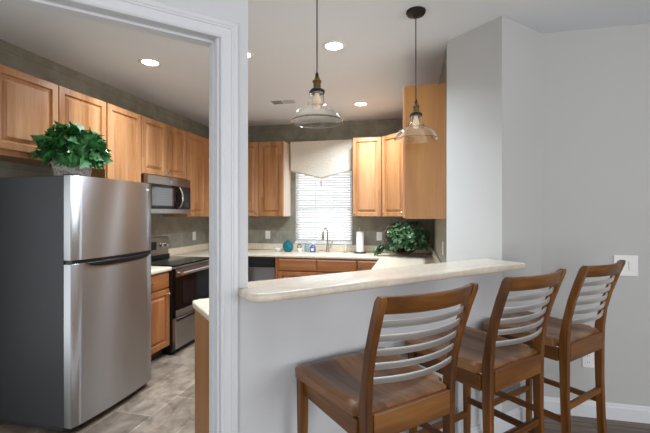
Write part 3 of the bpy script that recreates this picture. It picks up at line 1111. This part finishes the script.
iv = thing('ivy_plant', 'trailing green ivy around a tilted brown wicker basket on the countertop', 'plant', (-0.13, 5.02, Z))
bm = bmesh.new()
mt = Matrix.Translation((0, 0.0, 0.215)) @ Matrix.Rotation(R(62), 4, 'X') @ Matrix.Rotation(R(15), 4, 'Y')
for rr_, off in ((0.205, 0.0), (0.215, 0.012), (0.205, 0.024)):
    pts = [mt @ Vector((rr_ * math.cos(2 * PI * k / 40) * 1.05 - 0.03, rr_ * math.sin(2 * PI * k / 40), off)) for k in range(40)]
    tube(bm, pts, 0.010, 8, True)
lathe(bm, [(0.19, 0.0), (0.17, -0.06), (0.13, -0.10), (0, -0.11)], 28, mtx=mt)
zmin = min(v.co.z for v in bm.verts)
for v in bm.verts:
    v.co.z -= min(0, zmin)
obj('basket', bm, 'wicker', iv, True)
bm = bmesh.new()
stems = bmesh.new()
rnd = random.Random(11)
for k in range(600):
    if k < 520:
        az = rnd.uniform(0, 2 * PI)
        el = math.asin(rnd.uniform(-0.5, 1.0))
        dv = Vector((math.cos(az) * math.cos(el), math.sin(az) * math.cos(el), math.sin(el)))
        rad = rnd.uniform(0.5, 1.0)
        p = Vector((0.07 + dv.x * 0.28 * rad, -0.06 + dv.y * 0.25 * rad, 0.21 + dv.z * 0.235 * rad))
    else:
        u = rnd.random()
        dv = Vector((-0.7, -0.4, 0.3)).normalized()
        p = Vector((-0.14 - 0.20 * u, -0.06 - 0.05 * u + rnd.uniform(-.04, .04), 0.14 - 0.11 * u + rnd.uniform(-.015, .05)))
    p.z = min(max(p.z, 0.02), 0.44)
    p.x = min(p.x, 0.29)
    out = (dv * 0.5 + Vector((rnd.uniform(-.7, .7), rnd.uniform(-.7, .4), rnd.uniform(-0.8, 0.2)))).normalized()
    nr = (dv + Vector((rnd.uniform(-.5, .5), rnd.uniform(-.9, .1), rnd.uniform(0, .7)))).normalized()
    ln = rnd.uniform(0.045, 0.075)
    if (p + out * ln).z < 0.008:
        out.z = 0.05
    if (p + out * ln).x > 0.34:
        out.x = -abs(out.x)
    if p.z + out.z * ln > 0.45:
        out.z = -abs(out.z)
    leaf(bm, p, out, nr, ln, ln * 1.0, True, 0.15, 0.1)
    if k % 10 == 0:
        tube(stems, [(0.03, 0, 0.1), p * 0.5 + Vector((0, -0.03, 0.1)), p], 0.0025, 6)
obj('foliage', bm, 'leaf_ivy', iv)
obj('stems', stems, 'stem', iv)


# ------------------------------------------------------------------ outlets and switch
def plate(name, label, cat, loc, rotz, kind, w=0.075, h=0.118, group=None):
    t = thing(name, label, cat, loc, rotz, group)
    obj('cover_plate', box(-w / 2, w / 2, -0.006, -0.0005, -h / 2, h / 2, bev=0.002), 'white', t)
    if kind == 'outlet':
        for dz in (-0.022, 0.022):
            s = obj('socket', box(-0.017, 0.017, -0.009, -0.0062, dz - 0.014, dz + 0.014, bev=0.001), 'white', t)
            bm = bmesh.new()
            for dx in (-0.006, 0.006):
                bx(bm, dx - 0.001, dx + 0.001, -0.0095, -0.0091, dz - 0.004, dz + 0.006)
            obj('slot', bm, 'dark_grey', s)
    else:
        for dx in kind:
            obj('rocker', box(dx - 0.017, dx + 0.017, -0.011, -0.0062, -0.033, 0.033, bev=0.002), 'white', t)
    return t


go = 'white wall outlets'
plate('wall_outlet', 'white outlet on the olive backsplash above the dishwasher', 'outlet', (-2.13, 5.419, 1.13), 0, 'outlet', group=go)
plate('wall_outlet', 'white outlet between the paper towel roll and the ivy', 'outlet', (-0.47, 5.419, 1.13), 0, 'outlet', group=go)
plate('wall_outlet', 'white outlet on the side wall above the range-side countertop', 'outlet', (-3.049, 4.91, 1.13), R(90), 'outlet', group=go)
plate('wall_outlet', 'white outlet on the kitchen side wall next to the grey pier', 'outlet', (0.249, 3.45, 1.15), R(-90), 'outlet', group=go)
plate('wall_outlet', 'white outlet low on the grey wall above the baseboard', 'outlet', (1.215, 3.099, 0.41), 0, 'outlet', group=go)
plate('light_switch', 'wide white rocker switch plate on the grey wall beyond the third stool', 'switch', (1.448, 3.099, 1.085), 0, (-0.034, 0.034), 0.150, 0.145)


# ------------------------------------------------------------------ lights and vent on the ceiling
def downlight(label, x, y, power):
    t = thing('ceiling_light', label, 'light', (x, y, CEIL), 0, 'recessed ceiling lights')
    bm = bmesh.new()
    lathe(bm, [(0.066, -0.004), (0.070, -0.007), (0.090, -0.005), (0.096, -0.0005), (0.066, -0.0005), (0.066, -0.004)], 40)
    obj('trim_ring', bm, 'white', t, True)
    bm = bmesh.new()
    lathe(bm, [(0, -0.0035), (0.065, -0.0035), (0.065, -0.0005), (0, -0.0005)], 36)
    obj('lamp_lens', bm, 'lens', t)
    l = bpy.data.lights.new('downlight', 'AREA')
    l.shape = 'DISK'
    l.size = 0.12
    l.energy = power
    l.color = (0.79, 0.895, 1.0)
    l.spread = R(140)
    o = bpy.data.objects.new('downlight', l)
    o.location = (0, 0, -0.012)
    C.objects.link(o)
    o.parent = t
    return t


KP = 31
downlight('lit recessed ceiling light above the refrigerator and range aisle', -2.24, 2.92, 16)
downlight('lit recessed ceiling light mostly hidden by the wall end', -1.385, 2.95, KP)
downlight('lit recessed ceiling light between the two glass pendants', -0.61, 2.96, 18)
downlight('lit recessed ceiling light in front of the diagonal corner cabinet', -0.62, 4.60, KP)

vt = thing('ceiling_vent', 'small white louvered vent on the kitchen ceiling', 'vent', (-1.50, 4.30, CEIL), 0)
bm = bmesh.new()
for a in ((-0.15, -0.135, -0.08, 0.08), (0.135, 0.15, -0.08, 0.08), (-0.135, 0.135, -0.08, -0.065), (-0.135, 0.135, 0.065, 0.08), (-0.006, 0.006, -0.065, 0.065)):
    bx(bm, *a, -0.008, -0.0005)
obj('frame', bm, 'white', vt)
bm = bmesh.new()
for k in range(8):
    for xs in ((-0.134, -0.007), (0.007, 0.134)):
        bx(bm, xs[0], xs[1], -0.007, 0.007, -0.001, 0.001, mtx=Matrix.Translation((0, -0.056 + 0.016 * k, -0.007)) @ Matrix.Rotation(R(35 if xs[0] < 0 else -35), 4, 'X'))
obj('louvers', bm, 'vent', vt)
obj('duct', box(-0.134, 0.134, -0.064, 0.064, -0.0009, -0.0004), 'dark_grey', vt)


# pendants
def pendant(label, x, y):
    t = thing('pendant_light', label, 'pendant light', (x, y, CEIL), 0, 'glass pendant lights above the bar')
    bm = bmesh.new()
    lathe(bm, [(0, -0.0005), (0.062, -0.0005), (0.064, -0.010), (0.056, -0.022), (0.018, -0.030), (0.010, -0.042), (0, -0.042)], 36)
    obj('canopy', bm, 'bronze', t, True)
    zc = 2.185 - CEIL
    bm = bmesh.new()
    tube(bm, [(0, 0, -0.04), (0, 0, zc)], 0.0035, 8)
    obj('cord', bm, 'cord', t, True)
    bm = bmesh.new()
    lathe(bm, [(0.004, zc + 0.012), (0.009, zc), (0.010, zc - 0.022), (0, zc - 0.022)], 18)
    obj('cord_grip', bm, 'cord', t, True)
    bm = bmesh.new()
    lathe(bm, [(0, zc - 0.018), (0.014, zc - 0.018), (0.016, zc - 0.03), (0.024, zc - 0.034), (0.024, zc - 0.042), (0.020, zc - 0.046), (0.020, zc - 0.072), (0.026, zc - 0.076), (0.026, zc - 0.084), (0, zc - 0.084)], 28)
    so = obj('socket', bm, 'brass', t, True)
    bm = bmesh.new()
    lathe(bm, [(0.0, zc - 0.0845), (0.040, zc - 0.0845), (0.042, zc - 0.089), (0.040, zc - 0.101), (0.0, zc - 0.101)], 28)
    obj('collar', bm, 'black', so, True)
    z0 = zc - 0.102
    prof = [(0.036, 0), (0.037, -0.030), (0.039, -0.042), (0.047, -0.052), (0.054, -0.060), (0.062, -0.070), (0.085, -0.080), (0.108, -0.096), (0.124, -0.116), (0.133, -0.136), (0.141, -0.146)]
    inner = [(r - 0.0035, z - 0.0005) for r, z in prof]
    bm = bmesh.new()
    pr = [(r, z0 + z) for r, z in prof] + [(0.143, z0 - 0.149), (0.140, z0 - 0.151)] + [(r, z0 + z) for r, z in reversed(inner)] + [(0.036, z0)]
    lathe(bm, pr, 56)
    obj('glass_shade', bm, 'glass', t, True, 60)
    bm = bmesh.new()
    lathe(bm, [(0, z0 + 0.0005), (0.012, z0 + 0.0005), (0.013, z0 - 0.012), (0.020, z0 - 0.035), (0.022, z0 - 0.055), (0.016, z0 - 0.076), (0, z0 - 0.082)], 22)
    obj('bulb', bm, 'bulb', t, True)
    return t


pendant('clear glass bell pendant hanging nearer the wall end, over the bar', -0.498, 1.969)
pendant('clear glass bell pendant hanging before the veneered cabinet end', 0.014, 2.575)


# ------------------------------------------------------------------ bar stools (local +y faces the bar)
def make_stool(label, x, y, rz):
    t = thing('bar_stool', label, 'bar stool', (x, y, 0), rz, 'wooden bar stools with silver slat backs')
    # curved rear posts
    for sx in (-1, 1):
        bm = bmesh.new()
        st = [(0.0, -0.235), (0.25, -0.222), (0.50, -0.214), (0.70, -0.212), (0.80, -0.214), (0.90, -0.229), (1.00, -0.253), (1.10, -0.286), (1.17, -0.312), (1.188, -0.319)]
        rings = []
        for z, yy in st:
            d = 0.023 if 0.5 < z < 0.9 else (0.020 if z < 0.6 else 0.018)
            w = 0.0148
            cx = sx * (0.204 + 0.017 * max(0, (z - 0.75) / 0.43))
            if z > 1.18:
                d *= 0.7
                w *= 0.75
            rings.append([bm.verts.new((cx + a, yy + b, z)) for a, b in ((-w, -d + .004), (-w + .004, -d), (w - .004, -d), (w, -d + .004), (w, d - .004), (w - .004, d), (-w + .004, d), (-w, d - .004))])
        for a, b in zip(rings, rings[1:]):
            for i in range(8):
                bm.faces.new((a[i], a[(i + 1) % 8], b[(i + 1) % 8], b[i]))
        bm.faces.new(rings[0])
        bm.faces.new(rings[-1])
        obj('leg', bm, 'stool', t, True, 40)
    # tapered front legs
    for sx in (-1, 1):
        bm = bmesh.new()
        rings = []
        for z, w in ((0.0, 0.0145), (0.45, 0.0175), (0.735, 0.021)):
            cx, cy = sx * 0.224, 0.214
            rings.append([bm.verts.new((cx + a * w, cy + b * w, z)) for a, b in ((-1, -.8), (-.8, -1), (.8, -1), (1, -.8), (1, .8), (.8, 1), (-.8, 1), (-1, .8))])
        for a, b in zip(rings, rings[1:]):
            for i in range(8):
                bm.faces.new((a[i], a[(i + 1) % 8], b[(i + 1) % 8], b[i]))
        bm.faces.new(rings[0])
        bm.faces.new(rings[-1])
        obj('leg', bm, 'stool', t)
    # scooped saddle seat
    bm = bmesh.new()
    n, m = 26, 24
    topv, botv = [], []
    for i in range(n + 1):
        u = -1 + 2 * i / n
        rt, rb = [], []
        for j in range(m + 1):
            v = -1 + 2 * j / m
            hw = 0.222
            yy = 0.018 + v * 0.237
            xx = u * (hw + 0.033 * (v + 1) / 2)
            # notches for the rear posts
            if v < -0.80 and abs(u) > 0.70:
                xx = math.copysign(min(abs(xx), 0.184), u)
            ro = 0.035
            cx, cy = abs(xx) - (0.255 - ro), yy - (0.255 - ro)
            if cx > 0 and cy > 0:
                l = math.hypot(cx, cy)
                if l > ro:
                    cx, cy = cx / l * ro, cy / l * ro
                    xx = math.copysign(0.255 - ro + cx, xx)
                    yy = 0.255 - ro + cy
            edge = max(abs(u), abs(v))
            z = 0.782
            sc = max(0, 1 - (abs(u) / 0.86) ** 2.6) * max(0, 1 - (abs(v + 0.12) / 0.92) ** 2.6)
            z -= 0.024 * sc
            z += 0.004 * math.exp(-(u / 0.14) ** 2) * max(0, v)
            if edge > 0.96:
                z -= 0.007
            rt.append(bm.verts.new((xx, yy, z)))
            ins = 0.985 if edge > 0.96 else 1
            rb.append(bm.verts.new((xx * ins, yy, 0.738)))
        topv.append(rt)
        botv.append(rb)
    for i in range(n):
        for j in range(m):
            bm.faces.new((topv[i][j], topv[i + 1][j], topv[i + 1][j + 1], topv[i][j + 1]))
            bm.faces.new((botv[i][j], botv[i][j + 1], botv[i + 1][j + 1], botv[i + 1][j]))
    for i in range(n):
        for j in (0, m):
            bm.faces.new((topv[i][j], topv[i + 1][j], botv[i + 1][j], botv[i][j]))
    for j in range(m):
        for i in (0, n):
            bm.faces.new((topv[i][j], topv[i][j + 1], botv[i][j + 1], botv[i][j]))
    bmesh.ops.remove_doubles(bm, verts=bm.verts[:], dist=0.0004)
    obj('seat', bm, 'seat', t, True, 45)
    # aprons
    obj('side_apron', box(-0.226, -0.203, -0.188, 0.196, 0.668, 0.737, bev=0.003), M['stool_y'], t)
    obj('side_apron', box(0.203, 0.226, -0.188, 0.196, 0.668, 0.737, bev=0.003), M['stool_y'], t)
    obj('front_apron', box(-0.203, 0.203, 0.202, 0.226, 0.668, 0.737, bev=0.003), 'stool_x', t)
    obj('rear_apron', box(-0.186, 0.186, -0.236, -0.206, 0.672, 0.765, bev=0.003), 'stool_x', t)
    # stretchers
    for sx in (-1, 1):
        obj('stretcher', box(sx * 0.209 - 0.009, sx * 0.209 + 0.009, -0.20, 0.199, 0.345, 0.377, bev=0.003), M['stool_y'], t)
    obj('rear_stretcher', box(-0.186, 0.186, -0.229, -0.209, 0.415, 0.447, bev=0.003), 'stool_x', t)
    obj('footrest', box(-0.208, 0.208, 0.202, 0.226, 0.255, 0.287, bev=0.003), 'stool_x', t)

    # bowed top rail and slats
    def bowed(z0, z1, y, bow, hx, th, mm, nm, tilt):
        bm = bmesh.new()
        path = []
        nn = 18
        for k in range(nn + 1):
            u = -1 + 2 * k / nn
            sl = Vector((hx, -bow * -2 * u * 1.0, 0)).normalized()
            side = Vector((-sl.y, sl.x, 0))
            up = Vector((0, -tilt, 1)).normalized()
            path.append(((u * hx, y - bow * (1 - u * u), (z0 + z1) / 2), side, up))
        h = (z1 - z0) / 2
        b = min(0.003, h * 0.4)
        sweep(bm, path, [(-th / 2, -h + b), (-th / 2 + b, -h), (th / 2 - b, -h), (th / 2, -h + b), (th / 2, h - b), (th / 2 - b, h), (-th / 2 + b, h), (-th / 2, h - b)])
        return obj(nm, bm, mm, t, True, 40)
    bowed(1.125, 1.186, -0.305, 0.045, 0.206, 0.024, 'stool_x', 'top_rail', 0.26)
    for zc_, yc in ((1.087, -0.281), (1.036, -0.264), (0.985, -0.248), (0.934, -0.236), (0.882, -0.227)):
        bowed(zc_ - 0.013, zc_ + 0.013, yc, 0.042, 0.203, 0.010, 'slat_metal', 'back_slat', 0.25)
    return t


M['stool_y'] = wood('walnut stained side rail', (60, 32, 7), (104, 62, 18), (138, 90, 34), 0.42, 'y', 8, 0, 0.0)


def stool_at(bx_, by_, yaw):
    """origin so that the middle of the top rail stands at the given spot"""
    fx, fy = -math.sin(R(yaw)), math.cos(R(yaw))
    return bx_ + 0.319 * fx, by_ + 0.319 * fy, R(yaw)


make_stool('wooden bar stool nearest the cased doorway, its whole scooped seat in view', *stool_at(0.062, 1.374, 44))
make_stool('middle wooden bar stool of the row, between its two twins', *stool_at(0.535, 1.868, 46))
make_stool('wooden bar stool at the bar end, below the light switch', *stool_at(0.992, 2.325, 46))
